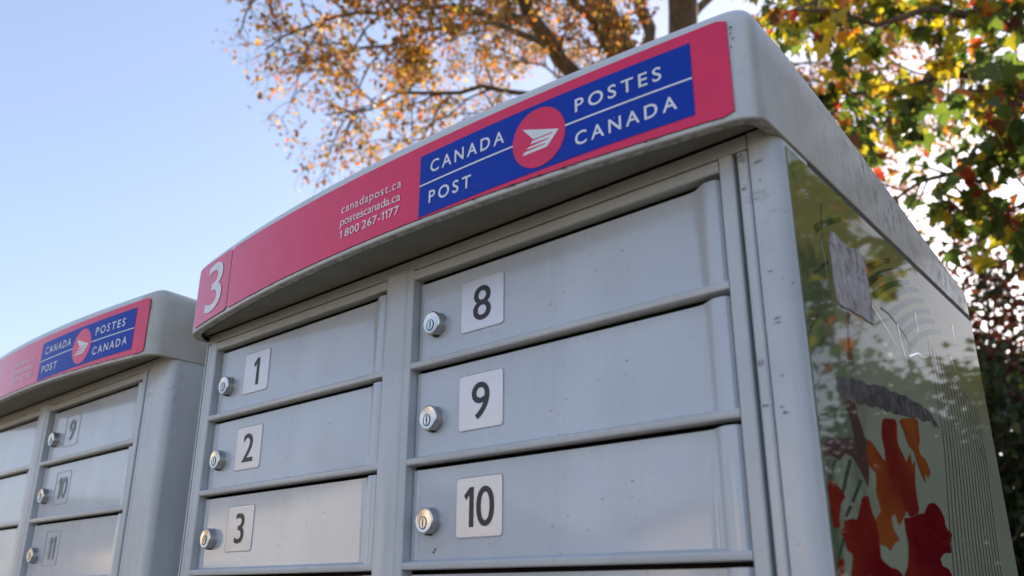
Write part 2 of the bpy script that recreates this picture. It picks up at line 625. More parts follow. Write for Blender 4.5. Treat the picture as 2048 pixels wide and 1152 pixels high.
def number_mesh(n, m, thin=1.0):
    v, f = glyph_mesh(str(n), 0.0365, xscale=1.0 if len(str(n)) == 1 else 0.92, spacing=0.8)
    w = max(a for a, b in v)
    tw = {1: w, 2: min(w, 0.0395)}[len(str(n))]
    v = [(a * tw / w, b) for a, b in v]
    ox = 0.0928 - tw / 2
    vv = [(a + ox, 0.0090, b + 0.0368) for a, b in v]
    return mesh_of('numeral', vv, [q for q in f], [m])


def arc_y(x, sh=0.0):
    return -ARC_B + ARC_K * (x - sh - ARC_C) ** 2


def cap_outline(xl, xr, sh, yb=0.589, rr=0.022, rl=0.036):
    P = []
    def bez(p0, c0, c1, p1, n, skip=True):
        for i in range(1 if skip else 0, n + 1):
            t = i / n
            P.append(tuple((1 - t) ** 3 * a + 3 * t * (1 - t) ** 2 * b + 3 * t * t * (1 - t) * c + t ** 3 * d for a, b, c, d in zip(p0, c0, c1, p1)))
    h = 0.45
    fl, fr = (xl + rl, arc_y(xl + rl, sh)), (xr - rr, arc_y(xr - rr, sh))
    sl, sr = (xl, fl[1] + rl * 0.95), (xr, fr[1] + rr * 0.95)
    P.append((xl + 0.012, yb))
    bez(P[-1], (xl + 0.005, yb), (xl, yb - 0.005), (xl, yb - 0.012), 4)
    for i in range(1, 10):
        P.append((xl, yb - 0.012 + (sl[1] - yb + 0.012) * i / 9))
    dl = 2 * ARC_K * (fl[0] - sh - ARC_C)
    bez(sl, (xl, sl[1] - rl * 0.55), (fl[0] - rl * 0.55, fl[1] - dl * rl * 0.55), fl, 8)
    for i in range(1, 49):
        x = fl[0] + (fr[0] - fl[0]) * i / 48
        P.append((x, arc_y(x, sh)))
    dr = 2 * ARC_K * (fr[0] - sh - ARC_C)
    bez(fr, (fr[0] + rr * 0.55, fr[1] + dr * rr * 0.55), (xr, sr[1] - rr * 0.55), sr, 8)
    for i in range(1, 10):
        P.append((xr, sr[1] + (yb - 0.012 - sr[1]) * i / 9))
    bez(P[-1], (xr, yb - 0.005), (xr - 0.005, yb), (xr - 0.012, yb), 4)
    return np.array(P)


def cap_mesh(xl, xr, sh):
    o = cap_outline(xl, xr, sh)
    n = len(o)
    t = np.roll(o, -1, 0) - np.roll(o, 1, 0)
    t /= np.linalg.norm(t, axis=1)[:, None]
    nrm = np.stack([-t[:, 1], t[:, 0]], 1)      # inward normal for counter-clockwise order seen from above
    cen = np.array(((xl + xr) / 2, 0.26))
    if ((cen - o) * nrm).sum() < 0:
        nrm = -nrm
    def ztop(p):
        y = p[:, 1]
        fx = np.clip((p[:, 0] - (xl + xr) / 2) / 0.42, -1, 1)
        z = 0.2165 + 0.005 * fx ** 2 * np.clip((0.10 - y) / 0.10, 0, 1)
        return z - 0.112 * np.clip(y - 0.05, 0, None)
    rings = []
    clampx = lambda p: np.stack([np.clip(p[:, 0], xl + 0.012, xr - 0.012), np.clip(p[:, 1], 0.006, 0.57)], 1)
    inner = clampx(o)
    wall = np.stack([np.clip(o[:, 0], xl + 0.0075, xr - 0.0015), np.clip(o[:, 1], -0.0028, 0.585)], 1)
    rings.append(np.c_[inner, np.full(n, 0.1275)])
    rings.append(np.c_[wall, np.full(n, 0.1268)])
    rings.append(np.c_[wall * 0.995 + o * 0.005, np.full(n, 0.1252)])
    rings.append(np.c_[wall * 0.5 + o * 0.5, np.full(n, 0.1228)])
    depth = np.linalg.norm(o - wall, axis=1)
    k_ = lambda d: np.minimum(d, depth * 0.8)[:, None]
    for ins, z in ((0.0150, 0.1200), (0.0148, 0.1250), (0.0122, 0.1250), (0.0120, 0.1182)):
        rings.append(np.c_[o + nrm * k_(ins), np.full(n, z)])
    for ins, z in ((0.0100, 0.1170), (0.0020, 0.1164), (0.0006, 0.1168), (0.0, 0.1176), (0.0, 0.1215), (0.0, 0.15), (0.0, 0.18)):
        rings.append(np.c_[o + nrm * (k_(ins) if ins > 0.005 else ins), np.full(n, z)])
    zt = ztop(o)
    lower = np.minimum(zt - 0.012, 0.200)
    rings[-1][:, 2] = np.minimum(0.18, lower - 0.006)
    rings[-2][:, 2] = np.minimum(0.15, lower - 0.014)
    rings.append(np.c_[o + nrm * 0.0003, lower])
    for k in range(1, 7):
        a = R_(90 * k / 6)
        rings.append(np.c_[o + nrm * (0.0003 + 0.011 * (1 - math.cos(a))), lower + (zt - lower) * math.sin(a)])
    for s in (0.8, 0.5, 0.2):
        q = cen + (o + nrm * 0.0113 - cen) * s
        rings.append(np.c_[q, ztop(q) + 0.004 * (1 - s)])
    V = [tuple(p) for r in rings for p in r]
    F = []
    for k in range(len(rings) - 1):
        for i in range(n):
            F.append((k * n + i, k * n + (i + 1) % n, (k + 1) * n + (i + 1) % n, (k + 1) * n + i))
    k = len(V)
    V.append((cen[0], cen[1], float(ztop(cen[None])[0]) + 0.005))
    F += [((len(rings) - 1) * n + i, (len(rings) - 1) * n + (i + 1) % n, k) for i in range(n)]
    slot = {0: 1, 1: 1, 2: 2, 3: 2, 4: 1, 5: 1, 6: 1, 7: 3, 8: 3}  # groove and wall gap black, soffit faces in the shade-darkened colour
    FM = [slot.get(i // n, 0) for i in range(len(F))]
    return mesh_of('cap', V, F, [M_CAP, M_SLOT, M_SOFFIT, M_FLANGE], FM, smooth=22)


def band_mesh(name, x0, x1, zlo, zhi, sh, off, m, thick=0.0012, n=48, edge=None, rag=0.0):
    """thin sheet following the bowed front of the cap"""
    V, F, FM = [], [], []
    for i in range(n + 1):
        x = x0 + (x1 - x0) * i / n
        s = 2 * ARC_K * (x - sh - ARC_C)
        nx, ny = s / math.hypot(s, 1), -1 / math.hypot(s, 1)
        y = arc_y(x, sh)
        za, zb = zlo(x) + rag * (rnd.random() - 0.3), zhi(x)
        if i == 0 or i == n:
            za += 0.003
            zb -= 0.003
        for d in (off, off - thick):
            V += [(x + nx * d, y + ny * d, za), (x + nx * d, y + ny * d, zb)]
    for i in range(n):
        a, b = 4 * i, 4 * i + 4
        F += [(a, b, b + 1, a + 1), (a + 2, a + 3, b + 3, b + 2), (a + 1, b + 1, b + 3, a + 3), (a + 2, b + 2, b, a)]
        FM += [0, 0, 1, 1]
    F += [(0, 1, 3, 2), (4 * n, 4 * n + 2, 4 * n + 3, 4 * n + 1)]
    FM += [1, 1]
    return mesh_of(name, V, F, [m, edge or m], FM, smooth=30)


def on_band(name, v2, faces, sh, off, m, sub=True):
    """flat (x, z) figure laid on the bowed sign"""
    V = []
    for x, z in v2:
        s = 2 * ARC_K * (x - sh - ARC_C)
        L = math.hypot(s, 1)
        V.append((x + s / L * off, arc_y(x, sh) - off / L, z))
    return mesh_of(name, V, faces, [m])


def strip_faces(n):
    return [(2 * i, 2 * i + 2, 2 * i + 3, 2 * i + 1) for i in range(n)]


def quad_strip(x0, x1, zl, zh, n=24):
    v = []
    for i in range(n + 1):
        x = x0 + (x1 - x0) * i / n
        v += [(x, zl(x)), (x, zh(x))]
    return v, strip_faces(n)


def poly_tri(poly):
    """ear-free triangulation through Blender's tessellator"""
    from mathutils.geometry import tessellate_polygon
    t = tessellate_polygon([[Vector((a, b, 0)) for a, b in poly]])
    out = []
    for q in t:
        a = [poly[i] for i in q]
        ar = (a[1][0] - a[0][0]) * (a[2][1] - a[0][1]) - (a[2][0] - a[0][0]) * (a[1][1] - a[0][1])
        out.append(tuple(q) if ar > 0 else tuple(q)[::-1])
    return out


def build_mailbox(origin, rows, first_right, label, unit=None, wide=0.0, film=False, faded=False, group=None):
    tx, ty, tz = origin
    xc, yc = -0.013, 0.29
    root = empty('mailbox_cabinet', (tx + xc, ty + yc, 0), label, 'mailbox', group)
    base = (-xc, -yc, ZR + tz)
    zbot = -0.1 * (rows - 1) - 0.016
    xs = 0.4112 + wide
    P = lambda name, vf, m, smooth=None, loc=(0, 0, 0): link(name, mesh_of(name, *vf, [m], smooth=smooth), root, tuple(a + b for a, b in zip(base, loc)))

    # shell: corner posts, sides, back
    r = 0.013
    oline = [(-0.4322, 0.046), (-0.4322, 0.0016), (-0.4316, 0.0008)]
    oline = oline[:2] + [(-0.4318, 0.0010)]
    for i in range(0, 7):
        a = R_(90 * i / 6)
        oline.append((-0.4330 - 0.0045 * math.sin(a), 0.0010 + 0.0045 * (1 - math.cos(a))))
    oline += [(-0.4375, 0.588), (xs, 0.588)]
    for i in range(0, 9):
        a = R_(90 * (1 - i / 8))
        oline.append((xs - r + r * math.sin(a), 0.0008 + r * (1 - math.cos(a))))
    oline += [(0.3876, 0.0008), (0.3868, 0.0016), (0.3868, 0.046)]
    P('cabinet_shell', prism(oline[::-1], 'z', zbot - 0.05, 0.1252), M_SHELL, 28)
    P('back_plate', box(-0.4318, 0.3864, 0.0400, 0.0440, zbot - 0.04, 0.1240), M_RECESS)
    # frame members
    P('stile', bar('z', zbot, 0.1116, -0.4210, -0.4055, 0.0, 0.0145), M_FRAME)
    P('stile', bar('z', zbot, 0.1116, 0.3614, 0.3732, 0.0, 0.0145), M_FRAME)
    P('header', join(bar('x', -0.4050, -0.0440, 0.0003, 0.0145, 0.1008, 0.1114), bar('x', 0.0003, 0.3610, 0.0003, 0.0145, 0.1008, 0.1114)), M_FRAME)
    P('bottom_rail', bar('x', -0.4050, 0.3610, 0.0006, 0.0145, zbot, zbot + 0.0150), M_FRAME)
    mp = [(-0.0437, 0.0145), (-0.0437, 0.0012), (-0.0428, -0.0010), (-0.0405, -0.0026), (-0.0370, -0.0031), (-0.0120, -0.0031), (-0.0095, -0.0024),
          (-0.0080, -0.0010), (-0.0060, -0.0006), (-0.0008, -0.0002), (0.0, 0.0006), (0.0, 0.0145)]
    P('mullion', prism(mp, 'z', zbot, 0.1128), M_FRAME, 30)
    P('trim_strip', bar('z', zbot - 0.02, 0.1116, 0.3762, 0.3853, 0.0016, 0.0146, 0.0016), M_SHELL, 30)
    P('trim_strip', bar('z', zbot - 0.02, 0.1116, -0.4312, -0.4232, 0.0016, 0.0146, 0.0016), M_SHELL, 30)
    P('top_strip', bar('x', -0.4315, 0.3858, 0.0012, 0.0146, 0.1129, 0.1255, 0.0008), M_FRAME)
    # doors
    door, ledge, plate, bead, lock, drain = DOOR_ME
    for c, x0 in enumerate((-0.4055, 0.0)):
        for k in range(rows):
            n = (1 + k) if c == 0 else first_right + k
            if c == 1 and n > first_right + rows - 1:
                continue
            d = link('door', door, root, (base[0] + x0, base[1], base[2] - 0.1 * k))
            link('ledge', ledge, d)
            if not faded:
                link('number_plate', plate, d)
            link('plate_rim', bead, d)
            lk = link('lock', lock, d)
            lk.rotation_euler = (0, 0, 0)
            link('drain_notch', drain, d)
            link('numeral', number_mesh(n, M_FADED if faded else M_INK), d)
    # cap and sign
    sh = wide
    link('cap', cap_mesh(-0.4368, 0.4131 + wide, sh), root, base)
    ztr = lambda x: 0.2003 + 0.0068 * ((x - sh) / 0.39) ** 2
    zbr = lambda x: 0.1206
    sign = link('sign_panel', band_mesh('sign_panel', -0.2925 + sh, 0.3962 + sh, zbr, ztr, sh, 0.0013, M_RED, edge=M_EDGE, rag=0.0004, n=90), root, base)
    lab = link('unit_label', band_mesh('unit_label', -0.4030, -0.2935 + sh, zbr, ztr, sh, 0.0016, M_RED, thick=0.0015, edge=M_EDGE, n=20), root, base)
    # blue field, laid on with a slight tilt
    xm, zm, til = 0.2247 + sh, 0.1582, 0.027
    tl = lambda x: zm + til * (x - xm)
    v2, f2 = quad_strip(0.0822 + sh, 0.3664 + sh, lambda x: tl(x) - 0.0326 + 0.0001, lambda x: tl(x) + 0.0338)
    link('blue_field', on_band('blue_field', v2, f2, sh, 0.0017, M_BLUE), sign)
    for a, b in ((0.0824, 0.1985), (0.2515, 0.3662)):
        v2, f2 = quad_strip(a + sh, b + sh, lambda x: tl(x) + 0.0002, lambda x: tl(x) + 0.0019, 12)
        link('white_rule', on_band('white_rule', v2, f2, sh, 0.0020, M_WHITE), sign)
    nseg = 48
    v2 = [(xm + 0.0276 * math.cos(2 * math.pi * i / nseg), zm - 0.0002 + 0.0292 * math.sin(2 * math.pi * i / nseg)) for i in range(nseg)]
    v2 = v2 + [(xm, zm)]
    link('roundel', on_band('roundel', v2, [(i, (i + 1) % nseg, nseg) for i in range(nseg)], sh, 0.0021, M_RED), sign)
    emb = [[(0.2082, 0.1712), (0.2459, 0.1589), (0.2403, 0.1581), (0.2207, 0.1575), (0.2188, 0.1585)],
           [(0.2187, 0.1563), (0.2403, 0.1569), (0.2427, 0.1550), (0.2380, 0.1523), (0.2368, 0.1536), (0.2166, 0.1535)],
           [(0.2145, 0.1511), (0.2368, 0.1527), (0.2380, 0.1523), (0.2349, 0.1483), (0.2321, 0.1497), (0.2124, 0.1494)],
           [(0.2103, 0.1474), (0.2321, 0.1488), (0.2349, 0.1483), (0.2337, 0.1454), (0.2080, 0.1445)],
           [(0.2403, 0.1581), (0.2459, 0.1589), (0.2337, 0.1454), (0.2321, 0.1492)]]
    EV, EF = [], []
    for p in emb:
        k = len(EV)
        EF += [tuple(i + k for i in q) for q in poly_tri(p)]
        EV += [(a + sh, b) for a, b in p]
    link('emblem', on_band('emblem', EV, EF, sh, 0.0024, M_WHITE), sign)
    for text, x0, x1, z0, h, tilt, sp in (('CANADA', 0.0967, 0.1875, 0.1660, 0.0127, 0.004, 2.6), ('POST', 0.0958, 0.1492, 0.1336, 0.0125, 0.004, 2.6),
                                          ('POSTES', 0.2622, 0.3415, 0.1692, 0.0124, 0.025, 2.6), ('CANADA', 0.2616, 0.3528, 0.1366, 0.0124, 0.040, 2.6),
                                          ('canadapost.ca', -0.0396, 0.0558, 0.1648, 0.0098, -0.006, 1.4), ('postescanada.ca', -0.0401, 0.0555, 0.1502, 0.0098, -0.005, 0.5),
                                          ('1 800 267-1177', -0.0396, 0.0545, 0.1352, 0.0094, 0.0, 1.0)):
        v2, f2 = glyph_mesh(text, h, width=x1 - x0, spacing=sp)
        v2 = [(a + x0 + sh, b + z0 + tilt * a) for a, b in v2]
        link('lettering', on_band('lettering', v2, f2, sh, 0.0021, M_WHITE), sign)
    if unit:
        v2, f2 = raw_glyph(unit)
        wmx = max(a for a, b in v2)
        v2 = [(-0.3660 + a / wmx * 0.0520, 0.1300 + b * 0.0685) for a, b in v2]
        link('numeral', on_band('numeral', v2, f2, sh, 0.0022, M_WHITE), lab)
    def blob(cx, cz, rx, rz, n=11):
        return [(cx + rx * rnd.uniform(0.45, 1.0) * math.cos(2 * math.pi * i / n), cz + rz * rnd.uniform(0.45, 1.0) * math.sin(2 * math.pi * i / n)) for i in range(n)]
    for k in range(22):
        x = rnd.choice((rnd.uniform(0.10, 0.39), rnd.uniform(-0.25, 0.39))) + sh
        p = blob(x, 0.1200 + rnd.uniform(-0.0008, 0.0006), rnd.uniform(0.0012, 0.0045), rnd.uniform(0.0005, 0.0014))
        link('paint_chip', on_band('paint_chip', p, poly_tri(p), sh, 0.0018, M_EDGE), sign)
    for x, z in ((0.3985, 0.196), (0.3988, 0.191), (0.3990, 0.187), (0.3986, 0.182)):
        p = blob(x + sh + rnd.uniform(-0.0012, 0.0012), z + rnd.uniform(-0.002, 0.002), rnd.uniform(0.0006, 0.0018), rnd.uniform(0.0008, 0.0024))
        link('paint_chip', on_band('paint_chip', p, poly_tri(p), sh, 0.0004, M_LICHEN), sign)
    if film:
        def flat(name, p, y, m):
            link(name, mesh_of(name, [(a, y, b) for a, b in p], poly_tri(p), [m]), root, base)
        for k in range(7):
            p0 = (rnd.uniform(0.3885, 0.3925), rnd.uniform(-0.12, 0.108))
            flat('scuff_mark', blob(p0[0] + 0.004, p0[1], rnd.uniform(0.0015, 0.004), rnd.uniform(0.0006, 0.0018)), 0.0005, M_SCUFF)
        flat('scuff_mark', [(0.3900, 0.0972), (0.3935, 0.0988), (0.3978, 0.0984), (0.3979, 0.0972), (0.3950, 0.0965), (0.3920, 0.0962)], 0.0004, M_SCUFF)
        for zz in (0.108, 0.104, 0.0790, -0.062, -0.094):
            flat('scuff_mark', blob(0.3805, zz, 0.0042, rnd.uniform(0.0015, 0.0035)), 0.0014, M_SCUFF)
        for x, z, a, b in ((0.034, -0.184, 0.0022, 0.0012), (0.036, -0.1815, 0.0014, 0.0016), (0.215, -0.172, 0.0008, 0.0008), (0.18, 0.035, 0.0007, 0.0007), (-0.23, 0.056, 0.0007, 0.0007), (-0.31, -0.012, 0.0008, 0.0006)):
            flat('paint_chip', blob(x, z, a, b), 0.0099, M_EDGE)
    # plinth the cabinet stands on
    P('plinth', bar('z', -(ZR + tz) + 0.058, zbot - 0.0502, -0.33, 0.31 + wide, 0.10, 0.50, 0.01), M_SHELL)
    if film:
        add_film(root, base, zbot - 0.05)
    return root


def add_film(root, base, zlow):
    X = 0.4112
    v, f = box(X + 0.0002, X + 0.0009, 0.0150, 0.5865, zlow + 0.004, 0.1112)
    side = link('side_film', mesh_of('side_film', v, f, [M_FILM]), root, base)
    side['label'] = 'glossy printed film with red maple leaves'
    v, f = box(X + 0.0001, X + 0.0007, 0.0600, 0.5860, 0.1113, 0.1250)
    link('gap_shade', mesh_of('gap_shade', v, f, [M_SLOT]), root, base)  # black strip painting the shade in the gap below the cap edge
    lev = [0.00085]

    def patch(name, poly, m, dz=0.0001, thick=None):
        lev[0] += 0.000004
        x = X + lev[0] + dz
        if thick:
            vv, ff = prism(poly, 'x', X + 0.0007, X + 0.0009 + thick)
            return link(name, mesh_of(name, vv, ff, [m]), side)
        t = poly_tri(poly)
        return link(name, mesh_of(name, [(x, a, b) for a, b in poly], t, [m]), side)

    def smoothed(p, n=2):
        for _ in range(n):
            q = []
            for i in range(len(p)):
                a, b = p[i], p[(i + 1) % len(p)]
                if math.dist(a, b) < 0.004:
                    q.append(a)
                else:
                    q += [tuple(0.85 * s + 0.15 * t for s, t in zip(a, b)), tuple(0.15 * s + 0.85 * t for s, t in zip(a, b))]
            p = q
        return p

    def ribbon(pts, w0, w1, n=10):
        p = np.array(pts)
        tt = np.linspace(0, len(p) - 1, n + 1)
        q = np.stack([np.interp(tt, range(len(p)), p[:, k]) for k in range(2)], 1)
        for _ in range(2):
            q[1:-1] = (q[:-2] + 2 * q[1:-1] + q[2:]) / 4
        d = np.gradient(q, axis=0)
        d /= np.linalg.norm(d, axis=1)[:, None]
        nn = np.stack([-d[:, 1], d[:, 0]], 1)
        w = np.linspace(w0, w1, n + 1)[:, None] / 2
        return [tuple(a) for a in q + nn * w] + [tuple(a) for a in (q - nn * w)[::-1]]

    # pale arcs, stripes and ruled lines of the print
    arcs = [[(0.055, 0.0529), (0.0711, 0.0635), (0.095, 0.0753), (0.1242, 0.0879)], [(0.1798, 0.0591), (0.2165, 0.0762), (0.255, 0.0913)],
            [(0.1783, 0.045), (0.2108, 0.0625), (0.2493, 0.0784), (0.2952, 0.0935)], [(0.1838, 0.033), (0.2249, 0.0541), (0.2704, 0.0724), (0.3177, 0.0865)],
            [(0.2034, 0.0294), (0.2524, 0.0541), (0.3076, 0.0766), (0.3506, 0.0873)], [(0.2262, 0.0263), (0.2748, 0.0505), (0.3251, 0.0695), (0.3627, 0.0782)],
            [(0.2438, 0.02), (0.2913, 0.0434), (0.3431, 0.0623), (0.3818, 0.0709)], [(0.2504, 0.0091), (0.3032, 0.0366), (0.356, 0.0552), (0.3956, 0.0636)],
            [(0.2714, 0.0031), (0.3203, 0.0292), (0.3748, 0.0476), (0.4155, 0.0559)]]
    for a in arcs:
        patch('printed_arc', ribbon(a, 0.0075, 0.0045), M_FOLIVE)
    st = [[(0.035, -0.1315), (0.0414, -0.1307), (0.0258, -0.146), (0.0203, -0.1466)], [(0.0646, -0.1279), (0.0732, -0.1269), (0.0475, -0.154), (0.0415, -0.1534)],
          [(0.0835, -0.14), (0.0902, -0.1405), (0.0647, -0.1593), (0.0591, -0.1586)], [(0.0541, -0.1618), (0.0612, -0.1618), (0.0479, -0.1707), (0.0425, -0.1701)],
          [(0.0345, -0.1845), (0.0398, -0.1848), (0.0246, -0.1986), (0.0198, -0.1983)],
          [(0.0162, -0.0401), (0.0395, -0.0203), (0.0419, -0.0222), (0.0165, -0.0429)], [(0.0215, -0.0562), (0.0465, -0.0371), (0.0481, -0.0398), (0.0225, -0.0595)],
          [(0.042, -0.0612), (0.0544, -0.0513), (0.0529, -0.0559), (0.0431, -0.0628)], [(0.0164, -0.0818), (0.0302, -0.0708), (0.0308, -0.0736), (0.0168, -0.0851)],
          [(0.0385, 0.0123), (0.0751, 0.0338), (0.0775, 0.0312), (0.0446, 0.0123)]]
    for p in st:
        patch('printed_stripe', p, M_FGREEN)
    for i in range(15):
        top = (0.352 + 0.0125 * i, 0.030 - 0.0030 * i)
        mid = (0.352 + 0.0125 * i, -0.070)
        low = (0.300 + 0.0138 * i, -0.205)
        end = (0.270 + 0.0144 * i, zlow + 0.02)
        patch('printed_line', ribbon([top, mid, low, end], 0.0022, 0.0034, 16), M_FLINE)
    leaves = [
        ([(0.0357, -0.1154), (0.0829, -0.1094), (0.1157, -0.1052), (0.1013, -0.1198), (0.1091, -0.1275), (0.1005, -0.1456), (0.0903, -0.1357), (0.0797, -0.1273), (0.0676, -0.124),
          (0.0576, -0.1247), (0.0458, -0.1314), (0.0372, -0.1295), (0.0184, -0.1324), (0.0186, -0.1223)], M_FBROWN),
        ([(0.1587, -0.0822), (0.1993, -0.0765), (0.1911, -0.0988), (0.2043, -0.1082), (0.2085, -0.1132), (0.2255, -0.102), (0.225, -0.1141), (0.236, -0.1071), (0.2246, -0.1324), (0.225, -0.1549),
          (0.1942, -0.1606), (0.1895, -0.155), (0.1788, -0.1614), (0.1623, -0.1697), (0.1567, -0.16), (0.145, -0.164), (0.147, -0.1725), (0.1593, -0.1806), (0.1462, -0.183), (0.1313, -0.1903),
          (0.1236, -0.1865), (0.1088, -0.1865), (0.1092, -0.1771), (0.1076, -0.1677), (0.1237, -0.16), (0.1158, -0.1478), (0.1242, -0.1321), (0.1095, -0.1275), (0.1017, -0.1197), (0.1165, -0.1051),
          (0.1247, -0.1078), (0.1505, -0.1201), (0.1532, -0.1093), (0.1501, -0.0977)], M_FORANGE),
        ([(0.204, -0.0757), (0.2661, -0.0646), (0.2616, -0.0877), (0.2538, -0.0932), (0.2549, -0.1004), (0.2711, -0.1029), (0.2806, -0.1137), (0.269, -0.1208), (0.2617, -0.1158), (0.2585, -0.1263),
          (0.2478, -0.1187), (0.2396, -0.1067), (0.2359, -0.0999), (0.2215, -0.0961), (0.2152, -0.0855)], M_FORANGE),
        ([(0.1786, -0.1617), (0.1779, -0.172), (0.18, -0.1834), (0.1705, -0.2), (0.1565, -0.2078), (0.1444, -0.2371), (0.165, -0.265), (0.195, -0.255), (0.215, -0.280), (0.240, -0.258), (0.2874, -0.2393), (0.2981, -0.2053), (0.2909, -0.1996), (0.2713, -0.1973), (0.2672, -0.1912),
          (0.2834, -0.1858), (0.3081, -0.1849), (0.3089, -0.1747), (0.3229, -0.1674), (0.303, -0.1619), (0.3029, -0.1531), (0.2915, -0.1452), (0.2753, -0.1416), (0.2561, -0.1444), (0.2387, -0.1541),
          (0.2253, -0.1552), (0.194, -0.1609)], M_FRED),
        ([(0.0304, -0.1815), (0.0392, -0.1778), (0.0392, -0.1734), (0.0574, -0.1706), (0.0669, -0.171), (0.0837, -0.153), (0.0983, -0.1512), (0.1009, -0.1623), (0.1072, -0.168), (0.1087, -0.1774),
          (0.1084, -0.1868), (0.108, -0.197), (0.1279, -0.2023), (0.1429, -0.2031), (0.1558, -0.2076), (0.1425, -0.2371), (0.110, -0.262), (0.085, -0.250), (0.060, -0.270), (0.0309, -0.2354), (0.04, -0.2099), (0.0498, -0.1957), (0.0385, -0.1929), (0.0365, -0.1855)], M_FRED),
        ([(0.0164, -0.1481), (0.03, -0.1467), (0.0499, -0.156), (0.0387, -0.1614), (0.0318, -0.1728), (0.0315, -0.1782), (0.0177, -0.1801)], M_FRED),
        ([(0.0184, -0.1999), (0.0321, -0.1984), (0.0265, -0.2102), (0.017, -0.2352), (0.0186, -0.2103)], M_FRED)]
    for p, m in leaves:
        patch('printed_leaf', smoothed(p, 1), m)
    # what is left of old stickers
    def rough(p, amp):
        q = []
        for i in range(len(p)):
            a, b = p[i], p[(i + 1) % len(p)]
            for k in range(4):
                t = k / 4
                j = 0 if k == 0 else amp
                q.append((a[0] + (b[0] - a[0]) * t + rnd.uniform(-j, j), a[1] + (b[1] - a[1]) * t + rnd.uniform(-j, j)))
        return q
    stk = [(0.0935, 0.0652), (0.1092, 0.0649), (0.1306, 0.0634), (0.158, 0.0704), (0.1686, 0.0617), (0.1715, 0.0535), (0.171, 0.0368), (0.1735, 0.0227), (0.1741, 0.0141), (0.1729, 0.0033),
           (0.1572, 0.0017), (0.1461, 0.0031), (0.1268, 0.0015), (0.1121, 0.0011), (0.0974, -0.0009), (0.0857, 0.0), (0.0837, 0.0141), (0.0844, 0.0265), (0.0846, 0.0376), (0.0849, 0.0544)]
    o = patch('torn_sticker', rough(stk, 0.0006), M_PAPER, thick=0.0010)
    o['label'] = 'grey weathered remnant of a torn paper sticker'
    patch('sticker_drip', rough([(0.1077, -0.0015), (0.1126, 0.0005), (0.1044, -0.0284), (0.1056, -0.0465), (0.0971, -0.0489), (0.0919, -0.0481)], 0.0004), M_FBROWN)
    res = [(0.0614, -0.066), (0.0909, -0.0613), (0.1222, -0.0575), (0.1672, -0.0532), (0.2036, -0.0507), (0.2488, -0.0496), (0.2837, -0.0488), (0.3175, -0.0541), (0.3388, -0.0642), (0.2979, -0.0627),
           (0.2393, -0.0689), (0.1933, -0.0733), (0.1582, -0.0744), (0.1248, -0.0773), (0.0945, -0.0781), (0.0679, -0.0803), (0.0625, -0.0735)]
    patch('glue_residue', rough(res, 0.0022), M_GLUE)
    for k in range(16):                      # lifted creases in the laminate
        y0, z0 = rnd.uniform(0.06, 0.50), rnd.uniform(-0.055, 0.085)
        L, a = rnd.uniform(0.02, 0.08), rnd.choice((rnd.uniform(-2.0, -1.2), rnd.uniform(-0.9, 0.2)))
        pts = [(y0 + math.cos(a) * L * t + rnd.gauss(0, 0.0022), z0 + math.sin(a) * L * t + rnd.gauss(0, 0.0022)) for t in (0, 0.25, 0.5, 0.75, 1)]
        if max(p[1] for p in pts) > 0.106 or min(p[0] for p in pts) < 0.02:
            continue
        patch('film_crease', ribbon(pts, 0.0022, 0.0006, 12), rnd.choice((M_CREASE, M_GLUE, M_CREASE)))
    patch('glue_residue', rough([(0.0736, -0.0835), (0.0941, -0.0791), (0.1055, -0.1009), (0.1075, -0.1215), (0.0934, -0.1198), (0.0837, -0.1076)], 0.0014), M_FBROWN)


build_mailbox((0, 0, 0), 7, 8, 'light grey mailbox cabinet marked 3, torn maple leaf film on its side', unit='3', film=True)
build_mailbox((-0.985, 0.0, -0.004), 8, 9, 'plain-sided grey mailbox cabinet with faded door numbers, no film on its side', wide=0.040, faded=True)


# ------------------------------------------------------------------ trees
def tubes(branches):
    """branches: list of (points, radii, sides) -> one mesh"""
    V, F = [], []
    for pts, rad, s in branches:
        p = np.asarray(pts, float)
        k0 = len(V)
        d = np.gradient(p, axis=0)
        d /= np.linalg.norm(d, axis=1)[:, None] + 1e-9
        ref = np.array((0.31, 0.17, 0.93)) if abs(d[0][2]) < 0.9 else np.array((1.0, 0.2, 0.1))
        for i in range(len(p)):
            a = np.cross(d[i], ref)
            a /= np.linalg.norm(a)
            b = np.cross(d[i], a)
            for j in range(s):
                t = 2 * math.pi * j / s
                V.append(p[i] + (a * math.cos(t) + b * math.sin(t)) * rad[i])
        for i in range(len(p) - 1):
            for j in range(s):
                F.append((k0 + i * s + j, k0 + i * s + (j + 1) % s, k0 + (i + 1) * s + (j + 1) % s, k0 + (i + 1) * s + j))
    return V, F


def resample(pts, n, wob=0.0):
    p = np.asarray(pts, float)
    L = np.r_[0, np.cumsum(np.linalg.norm(np.diff(p, axis=0), axis=1))]
    t = np.linspace(0, L[-1], n)
    q = np.stack([np.interp(t, L, p[:, k]) for k in range(3)], 1)
    for _ in range(2):
        q[1:-1] = (q[:-2] + 2 * q[1:-1] + q[2:]) / 4
    if wob:
        q[1:-1] += rng.normal(0, wob, (n - 2, 3))
    return q


